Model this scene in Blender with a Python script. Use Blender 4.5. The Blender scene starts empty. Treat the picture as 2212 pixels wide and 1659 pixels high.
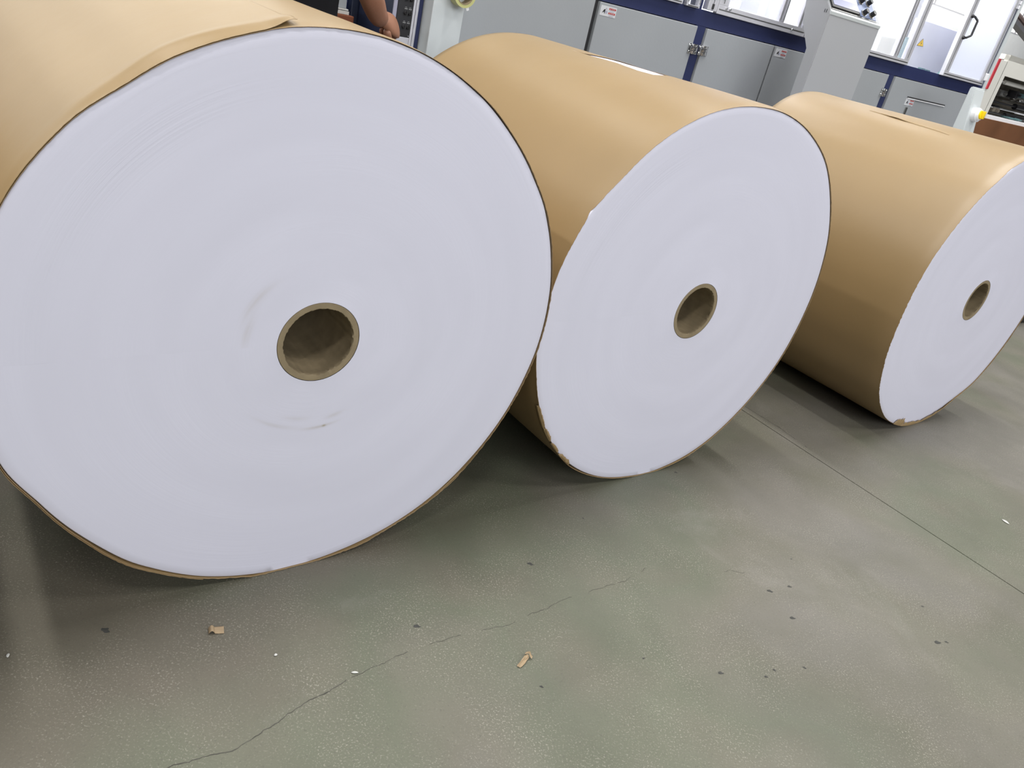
import bpy, bmesh, math, random
from mathutils import Vector, Matrix, noise
random.seed(7)
PI = math.pi
R = math.radians
scn = bpy.context.scene
col = scn.collection

# ------------------------------------------------------------------ camera, world, lights, exposure
W_PX, H_PX = 2212.0, 1659.0
F_PX, PITCH, ROLL, CAM_H = 1677.2, 0.4552, 0.2374, 1.3226
fw = Vector((0, math.cos(PITCH), -math.sin(PITCH)))
rt0 = Vector((1, 0, 0)); up0 = rt0.cross(fw)
rt = rt0 * math.cos(ROLL) + up0 * math.sin(ROLL)
up = up0 * math.cos(ROLL) - rt0 * math.sin(ROLL)
CAM = Vector((0, 0, CAM_H))
cd = bpy.data.cameras.new('camera'); cam = bpy.data.objects.new('camera', cd); col.objects.link(cam)
cd.sensor_fit = 'HORIZONTAL'; cd.sensor_width = 36.0; cd.lens = F_PX / W_PX * 36.0
cd.clip_start = 0.05; cd.clip_end = 100
M4 = Matrix((rt, up, -fw)).transposed().to_4x4(); M4.translation = CAM
cam.matrix_world = M4
scn.camera = cam

YAW = 0.6723                      # direction of the machine row
U = Vector((math.cos(YAW), math.sin(YAW), 0)); N = Vector((-math.sin(YAW), math.cos(YAW), 0))
def hall(u, n, z): return U * u + N * n + Vector((0, 0, z))

world = bpy.data.worlds.new('hall_light'); scn.world = world; world.use_nodes = True
bg = world.node_tree.nodes['Background']
bg.inputs[0].default_value = (0.93, 0.96, 1.0, 1); bg.inputs[1].default_value = 0.07

def lamp(u, n, z, sx, sy, power, colr=(1, 0.985, 0.96), tilt=0.0, name='hall_lamp'):
    l = bpy.data.lights.new(name, 'AREA'); l.shape = 'RECTANGLE'; l.size = sx; l.size_y = sy
    l.energy = power; l.color = colr
    o = bpy.data.objects.new(name, l); col.objects.link(o)
    o.location = hall(u, n, z); o.rotation_euler = (tilt, 0, YAW)
    return o
# a row of high-bay lamps straight over the rolls, softer rows over the aisle, window band of the wall behind the photographer
for (u, pw) in ((-3.4, 150), (-0.9, 92), (1.6, 85), (4.1, 100), (6.6, 105), (9.1, 90)):
    lamp(u, 2.15, 5.2, 0.22, 1.5, pw)
for (u, pw) in ((-1.5, 38), (1.5, 34), (4.5, 38), (7.5, 40)):
    lamp(u, 5.3, 5.2, 1.4, 0.3, pw)
for (u, pw) in ((-0.9, 60), (2.7, 60), (6.2, 60)):
    lamp(u, -1.2, 5.2, 1.4, 0.5, pw)
lamp(2.4, -7.0, 4.0, 12.0, 2.4, 620, (.96, .98, 1), PI / 2 , 'window_band')
lamp(10.0, 6.2, 4.8, 14.0, 1.2, 620, tilt=R(50))  # extra wide area light, tilted at the back wall to brighten it
side = lamp(-6.5, 3.4, 3.0, 5.0, 1.8, 150, (.98, .99, 1), PI / 2, 'left_flank_fill'); side.rotation_euler = (PI / 2, 0, YAW - PI / 2)  # unseen area light added to brighten the nearest roll's left flank
scn.view_settings.view_transform = 'Standard'; scn.view_settings.look = 'None'
scn.view_settings.gamma = 1; scn.view_settings.use_curve_mapping = False
scn.view_settings.exposure = 0.0

# ------------------------------------------------------------------ materials
def srgb(r, g, b):
    f = lambda c: (c / 255 / 12.92) if c / 255 <= 0.04045 else ((c / 255 + 0.055) / 1.055) ** 2.4
    return (f(r), f(g), f(b), 1)
def mat(name, colr, rough=0.5, metal=0.0, spec=0.5, var=0.0, scale=8.0, bump=0.0, bscale=60.0, emis=None, estr=0.0, coat=0.0):
    m = bpy.data.materials.new(name); m.use_nodes = True
    nt = m.node_tree; b = nt.nodes['Principled BSDF']
    b.inputs['Base Color'].default_value = colr; b.inputs['Roughness'].default_value = rough
    b.inputs['Metallic'].default_value = metal; b.inputs['Specular IOR Level'].default_value = spec
    b.inputs['Coat Weight'].default_value = coat
    tc = nt.nodes.new('ShaderNodeTexCoord')
    if var > 0:
        n = nt.nodes.new('ShaderNodeTexNoise'); n.inputs['Scale'].default_value = scale; n.inputs['Detail'].default_value = 5
        nt.links.new(tc.outputs['Object'], n.inputs['Vector'])
        mr = nt.nodes.new('ShaderNodeMapRange'); mr.inputs[1].default_value = 0.3; mr.inputs[2].default_value = 0.7
        mr.inputs[3].default_value = 1 - var; mr.inputs[4].default_value = 1 + var
        nt.links.new(n.outputs['Fac'], mr.inputs[0])
        vm = nt.nodes.new('ShaderNodeVectorMath'); vm.operation = 'SCALE'; vm.inputs[0].default_value = colr[:3]
        nt.links.new(mr.outputs[0], vm.inputs['Scale']); nt.links.new(vm.outputs[0], b.inputs['Base Color'])
    if bump > 0:
        n2 = nt.nodes.new('ShaderNodeTexNoise'); n2.inputs['Scale'].default_value = bscale; n2.inputs['Detail'].default_value = 4
        nt.links.new(tc.outputs['Object'], n2.inputs['Vector'])
        bp = nt.nodes.new('ShaderNodeBump'); bp.inputs['Strength'].default_value = 1; bp.inputs['Distance'].default_value = bump
        nt.links.new(n2.outputs['Fac'], bp.inputs['Height']); nt.links.new(bp.outputs[0], b.inputs['Normal'])
    if emis:
        b.inputs['Emission Color'].default_value = emis; b.inputs['Emission Strength'].default_value = estr
    return m

M = {}
M['kraft'] = mat('kraft_wrap', (0.305, 0.208, 0.098, 1), 0.42, spec=0.6, var=0.035, scale=3.0, bump=0.0006, bscale=14)
M['kraft_in'] = mat('kraft_inside', (0.30, 0.19, 0.09, 1), 0.7, var=0.06, scale=20)
M['tube'] = mat('cardboard_tube', (0.26, 0.205, 0.125, 1), 0.75, spec=0.3, var=0.14, scale=30, bump=0.0008, bscale=70)
M['grey'] = mat('grey_paint', (0.285, 0.30, 0.315, 1), 0.45, var=0.03, scale=2.5, bump=0.0003, bscale=90)
M['pale'] = mat('pale_grey_paint', (0.55, 0.59, 0.60, 1), 0.4, var=0.02, scale=2)
M['blue'] = mat('navy_paint', (0.020, 0.027, 0.085, 1), 0.35, var=0.08, scale=3)
M['blue_dark'] = mat('dark_blue_paint', (0.010, 0.016, 0.04, 1), 0.5, var=0.08, scale=3)
M['black'] = mat('black_plastic', (0.012, 0.012, 0.014, 1), 0.35, var=0.1)
M['gap'] = mat('dark_rubber', (0.02, 0.02, 0.022, 1), 0.8, var=0.1)
M['alu'] = mat('brushed_aluminium', (0.62, 0.62, 0.66, 1), 0.35, metal=0.4, var=0.04, scale=12)
M['chrome'] = mat('chrome', (0.75, 0.75, 0.75, 1), 0.12, metal=1.0, var=0.03)
M['white'] = mat('white_plastic', (0.80, 0.80, 0.82, 1), 0.4, var=0.02)
M['interior'] = mat('white_enamel', (0.84, 0.85, 0.87, 1), 0.5, var=0.02, scale=2)
M['lilac'] = mat('lilac_grey_paint', (0.33, 0.33, 0.42, 1), 0.5, var=0.03)
M['cream'] = mat('cream_paint', (0.66, 0.65, 0.60, 1), 0.45, var=0.02, scale=3)
M['red'] = mat('red_paint', (0.45, 0.035, 0.05, 1), 0.45, var=0.05)
M['stickred'] = mat('label_red', (0.38, 0.02, 0.015, 1), 0.5, var=0.03)
M['yellow'] = mat('yellow_plastic', (0.85, 0.62, 0.01, 1), 0.35, var=0.03)
M['sign_yellow'] = mat('sign_yellow', (0.72, 0.47, 0.05, 1), 0.5, var=0.03)
M['brown'] = mat('brown_sheet', (0.17, 0.075, 0.035, 1), 0.35, var=0.2, scale=3)
M['carton'] = mat('carton', (0.20, 0.055, 0.02, 1), 0.7, var=0.1)
M['steel'] = mat('steel', (0.32, 0.32, 0.31, 1), 0.3, metal=0.9, var=0.1)
M['dirty'] = mat('oily_housing', (0.16, 0.14, 0.11, 1), 0.5, var=0.35, scale=9)
M['wall'] = mat('hall_wall_paint', (0.74, 0.76, 0.77, 1), 0.8, var=0.02)
M['daylight'] = mat('daylight', (0.8, 0.8, 0.8, 1), 0.8, emis=(1, 0.98, 0.9, 1), estr=2.0)
M['tape'] = mat('yellow_green_tape', (0.48, 0.48, 0.20, 1), 0.3, var=0.05)
M['skin'] = mat('skin', (0.29, 0.135, 0.08, 1), 0.5, var=0.08, scale=12, bump=0.0006, bscale=120)
M['cloth'] = mat('black_cloth', (0.006, 0.006, 0.008, 1), 0.9, spec=0.2, var=0.2)
M['denim'] = mat('dark_trousers', (0.015, 0.018, 0.03, 1), 0.9, spec=0.2, var=0.2)
M['hair'] = mat('black_hair', (0.01, 0.008, 0.007, 1), 0.5, var=0.2, bump=0.003, bscale=80)
M['screen'] = mat('touch_screen', (0.55, 0.55, 0.6, 1), 0.2, emis=(0.85, 0.86, 0.95, 1), estr=0.35)
M['screenbar'] = mat('touch_screen_bar', (0.30, 0.31, 0.42, 1), 0.2, emis=(0.4, 0.42, 0.62, 1), estr=0.12)
M['buttonplate'] = mat('button_plate', (0.16, 0.20, 0.32, 1), 0.35, metal=0.2, var=0.2, scale=25)
M['baygrey'] = mat('bay_grey_paint', (0.50, 0.51, 0.58, 1), 0.5, var=0.02)
M['console'] = mat('console_grey_paint', (0.36, 0.37, 0.39, 1), 0.45, var=0.02, scale=2)
M['pink'] = mat('faded_red_paint', (0.62, 0.36, 0.38, 1), 0.5, var=0.05)
M['rustgrey'] = mat('rust_grey_paint', (0.20, 0.14, 0.13, 1), 0.6, var=0.2)
M['dirty2'] = mat('warm_grey_paint', (0.42, 0.36, 0.36, 1), 0.6, var=0.1)
M['steelgrey'] = mat('steel_grey_paint', (0.22, 0.22, 0.24, 1), 0.5, var=0.1)
M['lit'] = mat('fill_tube_glow', (0.9, 0.9, 0.9, 1), 0.5, emis=(0.95, 0.97, 1, 1), estr=6.0)
M['label'] = mat('label_white', (0.52, 0.53, 0.55, 1), 0.5, var=0.02)
M['teal'] = mat('teal_paint', (0.10, 0.18, 0.19, 1), 0.4, var=0.1)
M['spot'] = mat('oil_spot', (0.045, 0.045, 0.04, 1), 0.7, var=0.3, scale=60)
M['crack'] = mat('crack', (0.075, 0.072, 0.06, 1), 0.95, var=0.4, scale=40)
M['scrap'] = mat('kraft_scrap', (0.37, 0.27, 0.16, 1), 0.6, var=0.12, scale=60)
M['chip'] = mat('white_chip', (0.55, 0.55, 0.52, 1), 0.6, var=0.05)

def glass_mat():
    m = bpy.data.materials.new('window_pane'); m.use_nodes = True; nt = m.node_tree
    for n in list(nt.nodes):
        if n.type != 'OUTPUT_MATERIAL': nt.nodes.remove(n)
    out = [n for n in nt.nodes if n.type == 'OUTPUT_MATERIAL'][0]
    t = nt.nodes.new('ShaderNodeBsdfTransparent'); t.inputs[0].default_value = (0.97, 0.975, 0.98, 1)
    g = nt.nodes.new('ShaderNodeBsdfGlossy'); g.inputs['Roughness'].default_value = 0.08
    d = nt.nodes.new('ShaderNodeBsdfTranslucent'); d.inputs[0].default_value = (0.9, 0.92, 1, 1)
    lw = nt.nodes.new('ShaderNodeLayerWeight'); lw.inputs[0].default_value = 0.5
    pw_ = nt.nodes.new('ShaderNodeMath'); pw_.operation = 'POWER'; nt.links.new(lw.outputs['Facing'], pw_.inputs[0]); pw_.inputs[1].default_value = 4.0
    fr = nt.nodes.new('ShaderNodeMath'); fr.operation = 'MULTIPLY_ADD'; nt.links.new(pw_.outputs[0], fr.inputs[0]); fr.inputs[1].default_value = 0.5; fr.inputs[2].default_value = 0.03
    m1 = nt.nodes.new('ShaderNodeMixShader'); m2 = nt.nodes.new('ShaderNodeMixShader'); m1.inputs[0].default_value = 0.14
    nt.links.new(t.outputs[0], m1.inputs[1]); nt.links.new(d.outputs[0], m1.inputs[2])
    nt.links.new(fr.outputs[0], m2.inputs[0]); nt.links.new(m1.outputs[0], m2.inputs[1]); nt.links.new(g.outputs[0], m2.inputs[2])
    nt.links.new(m2.outputs[0], out.inputs[0]); return m
M['glass'] = glass_mat()

def frosted():
    m = bpy.data.materials.new('frosted_pane'); m.use_nodes = True; nt = m.node_tree
    b = nt.nodes['Principled BSDF']; b.inputs['Base Color'].default_value = (0.86, 0.89, 0.97, 1); b.inputs['Roughness'].default_value = 0.3
    out = [n for n in nt.nodes if n.type == 'OUTPUT_MATERIAL'][0]
    tr = nt.nodes.new('ShaderNodeBsdfTranslucent'); tr.inputs[0].default_value = (0.93, 0.95, 1, 1)
    mx = nt.nodes.new('ShaderNodeMixShader'); mx.inputs[0].default_value = 0.55
    nt.links.new(b.outputs[0], mx.inputs[1]); nt.links.new(tr.outputs[0], mx.inputs[2]); nt.links.new(mx.outputs[0], out.inputs[0])
    return m
M['frost'] = frosted()

def paper_mat(cx, cz, smears=()):
    """white roll end: fine wound-paper rings round the core (object space), a few smears"""
    m = bpy.data.materials.new('wound_white_paper'); m.use_nodes = True; nt = m.node_tree
    b = nt.nodes['Principled BSDF']; L = nt.links.new
    b.inputs['Roughness'].default_value = 0.55; b.inputs['Specular IOR Level'].default_value = 0.35
    tc = nt.nodes.new('ShaderNodeTexCoord')
    sx = nt.nodes.new('ShaderNodeSeparateXYZ'); L(tc.outputs['Object'], sx.inputs[0])
    def mth(op, a, bb=None, c=None):
        n = nt.nodes.new('ShaderNodeMath'); n.operation = op
        for i, v in enumerate((a, bb, c)):
            if v is None: continue
            if isinstance(v, (int, float)): n.inputs[i].default_value = v
            else: L(v, n.inputs[i])
        return n.outputs[0]
    X = mth('SUBTRACT', sx.outputs[0], cx); Z = mth('SUBTRACT', sx.outputs[2], cz)
    r = mth('SQRT', mth('ADD', mth('MULTIPLY', X, X), mth('MULTIPLY', Z, Z)))
    ang = mth('ARCTAN2', Z, X)
    cb = nt.nodes.new('ShaderNodeCombineXYZ'); L(mth('MULTIPLY', r, 150.0), cb.inputs[0]); L(mth('MULTIPLY', ang, 1.2), cb.inputs[1])
    n = nt.nodes.new('ShaderNodeTexNoise'); n.inputs['Scale'].default_value = 1.0; n.inputs['Detail'].default_value = 3; L(cb.outputs[0], n.inputs['Vector'])
    cb2 = nt.nodes.new('ShaderNodeCombineXYZ'); L(mth('MULTIPLY', r, 9.0), cb2.inputs[0]); L(mth('MULTIPLY', ang, 0.7), cb2.inputs[1])
    n2 = nt.nodes.new('ShaderNodeTexNoise'); n2.inputs['Scale'].default_value = 1.0; L(cb2.outputs[0], n2.inputs['Vector'])
    mask = nt.nodes.new('ShaderNodeMapRange'); L(n2.outputs['Fac'], mask.inputs[0]); mask.inputs[1].default_value = 0.42; mask.inputs[2].default_value = 0.7
    g1 = mth('EXPONENT', mth('MULTIPLY', mth('POWER', mth('DIVIDE', mth('SUBTRACT', r, 0.517), 0.028), 2.0), -1.0))
    g2 = mth('EXPONENT', mth('MULTIPLY', mth('POWER', mth('DIVIDE', mth('SUBTRACT', ang, 2.5), 0.5), 2.0), -1.0))
    h = mth('MULTIPLY', n.outputs['Fac'], mth('ADD', mth('MULTIPLY', mask.outputs[0], 0.6), mth('ADD', mth('MULTIPLY', mth('MULTIPLY', g1, g2), 2.6), 0.1)))
    bp = nt.nodes.new('ShaderNodeBump'); bp.inputs['Strength'].default_value = 1; bp.inputs['Distance'].default_value = 0.0007
    L(h, bp.inputs['Height']); L(bp.outputs[0], b.inputs['Normal'])
    # faint tonal bands
    mr = nt.nodes.new('ShaderNodeMapRange'); L(n2.outputs['Fac'], mr.inputs[0]); mr.inputs[1].default_value = 0.3; mr.inputs[2].default_value = 0.7
    mr.inputs[3].default_value = 0.975; mr.inputs[4].default_value = 1.02
    fac = mr.outputs[0]
    dirt = None
    for (rr, a0, da, w, k) in smears:      # radius, angle, half-span, width, strength: rubbed marks that follow the winding
        e1 = mth('POWER', mth('DIVIDE', mth('SUBTRACT', r, rr), w), 2.0)
        e2 = mth('POWER', mth('DIVIDE', mth('SUBTRACT', ang, a0), da), 2.0)
        g = mth('EXPONENT', mth('MULTIPLY', mth('ADD', e1, e2), -1.0))
        g = mth('MULTIPLY', g, mth('MULTIPLY', n.outputs['Fac'], k))
        dirt = g if dirt is None else mth('ADD', dirt, g)
    vm = nt.nodes.new('ShaderNodeVectorMath'); vm.operation = 'SCALE'; vm.inputs[0].default_value = (0.69, 0.685, 0.79); L(fac, vm.inputs['Scale'])
    if dirt is not None:
        mx = nt.nodes.new('ShaderNodeMix'); mx.data_type = 'RGBA'; L(dirt, mx.inputs[0]); L(vm.outputs[0], mx.inputs[6])
        mx.inputs[7].default_value = (0.42, 0.37, 0.30, 1); L(mx.outputs[2], b.inputs['Base Color'])
    else: L(vm.outputs[0], b.inputs['Base Color'])
    return m

def concrete_mat():
    m = bpy.data.materials.new('worn_concrete'); m.use_nodes = True; nt = m.node_tree; L = nt.links.new
    b = nt.nodes['Principled BSDF']; tc = nt.nodes.new('ShaderNodeTexCoord')
    def nz(s, d, rgh=0.5, dist=0.0):
        n = nt.nodes.new('ShaderNodeTexNoise'); n.inputs['Scale'].default_value = s; n.inputs['Detail'].default_value = d
        n.inputs['Roughness'].default_value = rgh; n.inputs['Distortion'].default_value = dist
        L(tc.outputs['Object'], n.inputs['Vector']); return n.outputs['Fac']
    def ramp(src, pts):
        r = nt.nodes.new('ShaderNodeValToRGB'); L(src, r.inputs[0]); el = r.color_ramp.elements
        for i, (p, c) in enumerate(pts):
            e = el[i] if i < 2 else el.new(p)
            e.position = p; e.color = c
        return r.outputs[0]
    def mix(f, a, c, mode='MIX'):
        x = nt.nodes.new('ShaderNodeMix'); x.data_type = 'RGBA'; x.blend_type = mode
        if isinstance(f, float): x.inputs[0].default_value = f
        else: L(f, x.inputs[0])
        for i, v in ((6, a), (7, c)):
            if isinstance(v, tuple): x.inputs[i].default_value = v
            else: L(v, x.inputs[i])
        return x.outputs[2]
    sep = nt.nodes.new('ShaderNodeSeparateXYZ'); L(tc.outputs['Object'], sep.inputs[0])
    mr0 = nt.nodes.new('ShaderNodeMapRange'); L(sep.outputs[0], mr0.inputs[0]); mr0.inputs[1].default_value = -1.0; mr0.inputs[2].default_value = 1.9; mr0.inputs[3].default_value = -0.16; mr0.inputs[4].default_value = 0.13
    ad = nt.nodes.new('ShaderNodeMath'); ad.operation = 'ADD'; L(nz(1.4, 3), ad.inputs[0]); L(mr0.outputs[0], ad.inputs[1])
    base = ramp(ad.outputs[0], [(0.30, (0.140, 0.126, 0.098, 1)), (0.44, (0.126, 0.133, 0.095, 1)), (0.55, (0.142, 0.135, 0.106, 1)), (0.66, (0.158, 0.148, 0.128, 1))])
    base = mix(ramp(nz(2.6, 6, 0.6, 0.4), [(0.35, (0, 0, 0, 1)), (0.7, (1, 1, 1, 1))]), mix(1.0, base, (0.86, 0.87, 0.84, 1), 'MULTIPLY'), mix(1.0, base, (1.10, 1.09, 1.08, 1), 'MULTIPLY'))
    # fine light grit
    grit = ramp(nz(230, 2, 0.7), [(0.56, (0, 0, 0, 1)), (0.68, (1, 1, 1, 1))])
    gm = ramp(nz(5, 4, 0.6), [(0.38, (0.12, 0.12, 0.12, 1)), (0.62, (0.9, 0.9, 0.9, 1))])
    gg = mix(1.0, grit, gm, 'MULTIPLY')
    base = mix(gg, base, (0.32, 0.305, 0.25, 1))
    dk = ramp(nz(150, 2, 0.6), [(0.60, (0, 0, 0, 1)), (0.74, (0.6, 0.6, 0.6, 1))])
    base = mix(dk, base, (0.085, 0.08, 0.065, 1))
    # dusty pale scuffs
    sc = ramp(nz(1.6, 8, 0.7, 1.2), [(0.58, (0, 0, 0, 1)), (0.78, (0.5, 0.5, 0.5, 1))])
    base = mix(sc, base, (0.25, 0.235, 0.21, 1))
    L(base, b.inputs['Base Color'])
    rr = ramp(nz(3, 4), [(0.3, (0.42, 0.42, 0.42, 1)), (0.7, (0.62, 0.62, 0.62, 1))]); L(rr, b.inputs['Roughness'])
    b.inputs['Specular IOR Level'].default_value = 0.4
    bp = nt.nodes.new('ShaderNodeBump'); bp.inputs['Distance'].default_value = 0.0012; bp.inputs['Strength'].default_value = 0.6
    L(nz(160, 4, 0.7), bp.inputs['Height']); L(bp.outputs[0], b.inputs['Normal'])
    return m
M['concrete'] = concrete_mat()

# ------------------------------------------------------------------ builders
def add_box(bm, x0, x1, y0, y1, z0, z1, mi=0, bev=0.0):
    vs = [bm.verts.new((x, y, z)) for z in (z0, z1) for (x, y) in ((x0, y0), (x1, y0), (x1, y1), (x0, y1))]
    fs = []
    for f in ((3, 2, 1, 0), (4, 5, 6, 7), (0, 1, 5, 4), (1, 2, 6, 5), (2, 3, 7, 6), (3, 0, 4, 7)):
        fc = bm.faces.new([vs[i] for i in f]); fc.material_index = mi; fs.append(fc)
    if bev > 0:
        es = list({e for f in fs for e in f.edges})
        r = bmesh.ops.bevel(bm, geom=es, offset=bev, segments=2, affect='EDGES', profile=0.6)
        for f in r['faces']: f.material_index = mi
def add_prism(bm, pts, a, b, axis='x', mi=0):
    """pts: polygon in the two other coordinates; extruded from a to b along axis"""
    def mk(t, p):
        if axis == 'x': return (t, p[0], p[1])
        if axis == 'y': return (p[0], t, p[1])
        return (p[0], p[1], t)
    A = [bm.verts.new(mk(a, p)) for p in pts]; B = [bm.verts.new(mk(b, p)) for p in pts]
    n = len(pts); fs = [bm.faces.new(A), bm.faces.new(B[::-1])]
    for i in range(n): fs.append(bm.faces.new((A[i], B[i], B[(i + 1) % n], A[(i + 1) % n])))
    for f in fs: f.material_index = mi
def add_tube(bm, p, q, r0, r1=None, seg=20, mi=0, caps=True):
    p = Vector(p); q = Vector(q); r1 = r0 if r1 is None else r1
    d = (q - p).normalized(); a = d.orthogonal().normalized(); b = d.cross(a)
    ra = []
    for c, r in ((p, r0), (q, r1)):
        ra.append([bm.verts.new(c + (a * math.cos(2 * PI * i / seg) + b * math.sin(2 * PI * i / seg)) * r) for i in range(seg)])
    fs = []
    for i in range(seg): fs.append(bm.faces.new((ra[0][i], ra[0][(i + 1) % seg], ra[1][(i + 1) % seg], ra[1][i])))
    if caps: fs += [bm.faces.new(ra[0][::-1]), bm.faces.new(ra[1])]
    for f in fs: f.material_index = mi
def add_path(bm, pts, r, seg=10, mi=0):
    for a, b in zip(pts[:-1], pts[1:]): add_tube(bm, a, b, r, r, seg, mi)
def mesh_obj(name, bm, mats, parent=None, smooth=False, sharp=None):
    bmesh.ops.recalc_face_normals(bm, faces=bm.faces)
    me = bpy.data.meshes.new(name); bm.to_mesh(me); bm.free()
    for m in (mats if isinstance(mats, (list, tuple)) else [mats]): me.materials.append(m)
    if smooth:
        me.shade_smooth()
        if sharp: me.set_sharp_from_angle(angle=R(sharp))
    o = bpy.data.objects.new(name, me); col.objects.link(o)
    if parent: o.parent = parent
    return o
def thing(name, label, cat, loc=(0, 0, 0), rz=0.0, group=None):
    o = bpy.data.objects.new(name, None); col.objects.link(o); o.empty_display_size = 0.1
    o.location = loc; o.rotation_euler = (0, 0, rz); o['label'] = label; o['category'] = cat
    if group: o['group'] = group
    return o
def tag(o, label, cat, group=None):
    o['label'] = label; o['category'] = cat
    if group: o['group'] = group
    return o
class HallThing:
    """a thing standing on hall coordinates (u along the machines, n away from the camera); its meshes are given in those coordinates"""
    def __init__(s, name, label, cat, base):
        s.b = Vector(base); s.o = thing(name, label, cat, hall(*base), YAW)
    def part(s, name, bm, mats, parent=None, smooth=False, sharp=None, label=None):
        bmesh.ops.translate(bm, verts=bm.verts, vec=-s.b)
        o = mesh_obj(name, bm, mats, parent or s.o, smooth, sharp)
        if label: o['label'] = label
        return o
    def box(s, name, x0, x1, y0, y1, z0, z1, m, bev=0.003, parent=None, label=None):
        bm = bmesh.new(); add_box(bm, x0, x1, y0, y1, z0, z1, 0, bev)
        return s.part(name, bm, m, parent, label=label)
def structure(o): o['kind'] = 'structure'; return o

# ------------------------------------------------------------------ setting: floor slabs, walls
AX_YAW = 2.2918
AXv = Vector((math.cos(AX_YAW), math.sin(AX_YAW), 0)); Sv = Vector((-math.sin(AX_YAW), math.cos(AX_YAW), 0))
bm = bmesh.new()
for q in ((-14, -8), (20, -8), (20, 22), (-14, 22)): bm.verts.new((q[0], q[1], -0.03))
bm.faces.new(bm.verts[:])
floor = structure(mesh_obj('floor', bm, M['gap']))
jp = Vector((1.317, 2.576, 0)).dot(Sv)            # joint runs parallel to the roll axes
def slab(s0, s1, a0, a1):
    bm = bmesh.new(); pts = []
    for (s, a) in ((s0, a0), (s1, a0), (s1, a1), (s0, a1)): p = Sv * s + AXv * a; pts.append((p.x, p.y))
    add_prism(bm, pts, -0.02, 0.0, 'z')
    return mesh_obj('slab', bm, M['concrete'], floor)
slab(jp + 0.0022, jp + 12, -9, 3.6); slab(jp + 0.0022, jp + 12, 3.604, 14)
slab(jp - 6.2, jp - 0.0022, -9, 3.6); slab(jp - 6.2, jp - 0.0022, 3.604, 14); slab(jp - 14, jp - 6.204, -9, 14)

def crack(pts, w, seed, broken=0.0):
    rnd = random.Random(seed); P = [Vector((x, y, 0)) for x, y in pts]; fine = []
    for a, b in zip(P[:-1], P[1:]):
        k = max(2, int((b - a).length / 0.006)); d = (b - a); nrm = Vector((-d.y, d.x, 0)).normalized()
        for i in range(k):
            t = i / k; q = a + d * t
            fine.append(q + nrm * (noise.noise(Vector((q.x * 30, q.y * 30, seed))) * 0.006 + noise.noise(Vector((q.x * 110, q.y * 110, seed + 3))) * 0.003))
    bm = bmesh.new(); prev = None
    for i, q in enumerate(fine[:-1]):
        d = (fine[i + 1] - q).normalized(); nrm = Vector((-d.y, d.x, 0))
        ww = w * (0.35 + 0.9 * abs(noise.noise(Vector((i * 0.21, seed, 0)))) + 0.3 * rnd.random())
        if noise.noise(Vector((i * 0.09, seed + 9, 0))) < -0.5 + broken: prev = None; continue
        a = bm.verts.new(q + nrm * ww / 2 + Vector((0, 0, 0.0003))); b = bm.verts.new(q - nrm * ww / 2 + Vector((0, 0, 0.0003)))
        if prev: bm.faces.new((prev[0], prev[1], b, a))
        prev = (a, b)
    return mesh_obj('crack', bm, M['crack'], floor)
crack([(-0.47, 0.84), (-0.433, 0.878), (-0.343, 0.94), (-0.319, 0.967), (-0.281, 1.031), (-0.263, 1.059), (-0.181, 1.162)], 0.0028, 2)
crack([(-0.181, 1.162), (-0.077, 1.277), (0.026, 1.358), (0.134, 1.428), (0.272, 1.571), (0.422, 1.689), (0.491, 1.773)], 0.0018, 5, 0.35)
crack([(0.66, 1.80), (0.74, 1.85), (0.85, 1.86)], 0.0016, 8, 0.4)
crack([(0.972, 3.03), (1.1, 2.90), (1.2, 2.76)], 0.004, 11, 0.3)
for (x, y, r) in ((0.846, 1.797, .009), (0.913, 1.84, .007), (0.795, 1.487, .006), (0.769, 1.457, .0055), (0.88, 1.521, .006), (0.16, 1.664, .009),
                  (-0.082, 1.348, .009), (-0.695, 1.133, .011), (1.315, 1.749, .011), (1.345, 1.76, .006), (0.652, 1.433, .008), (0.891, 1.703, .009),
                  (0.22, 1.26, .005), (0.46, 1.42, .005), (1.33, 1.90, .005), (0.62, 2.33, .006), (0.30, 1.93, .004), (0.95, 1.98, .004)):
    bm = bmesh.new(); ph = random.random() * 6; k = 14; r *= .8
    vs = [bm.verts.new((x + r * math.cos(a) * (1 + .35 * math.sin(2 * a + ph) + .2 * math.sin(5 * a + ph)), y + r * .7 * math.sin(a) * (1 + .3 * math.cos(3 * a + ph)), 0.0004)) for a in [2 * PI * i / k for i in range(k)]]
    bm.faces.new(vs); mesh_obj('oil_spot', bm, M['spot'], floor)

def wall_box(name, u0, u1, n0, n1, z0, z1, m):
    bm = bmesh.new(); add_box(bm, u0, u1, n0, n1, z0, z1)
    for v in bm.verts: v.co = hall(v.co.x, v.co.y, v.co.z)
    return structure(mesh_obj(name, bm, m))
wb = wall_box('wall_back', -6, 22, 9.0, 9.15, 0, 2.72, M['wall'])
wall_box('wall_back_upper', -6, 22, 9.0, 9.15, 4.4, 5.4, M['wall']).name = 'trim_1'
for i in range(9):
    u0 = -5.6 + i * 3.1
    w = wall_box('window_%d' % (i + 1), u0, u0 + 3.02, 9.06, 9.08, 2.72, 4.4, M['daylight'])
    bm = bmesh.new()
    for (a, b, c, d) in ((u0 - .04, u0 + .03, 2.725, 4.39), (u0 + 1.48, u0 + 1.53, 2.725, 4.39), (u0, u0 + 3.02, 2.722, 2.75), (u0, u0 + 3.02, 4.34, 4.4)):
        add_box(bm, a, b, 9.03, 9.10, c, d)
    for v in bm.verts: v.co = hall(v.co.x, v.co.y, v.co.z)
    mesh_obj('window_frame', bm, M['alu'], w)

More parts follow.
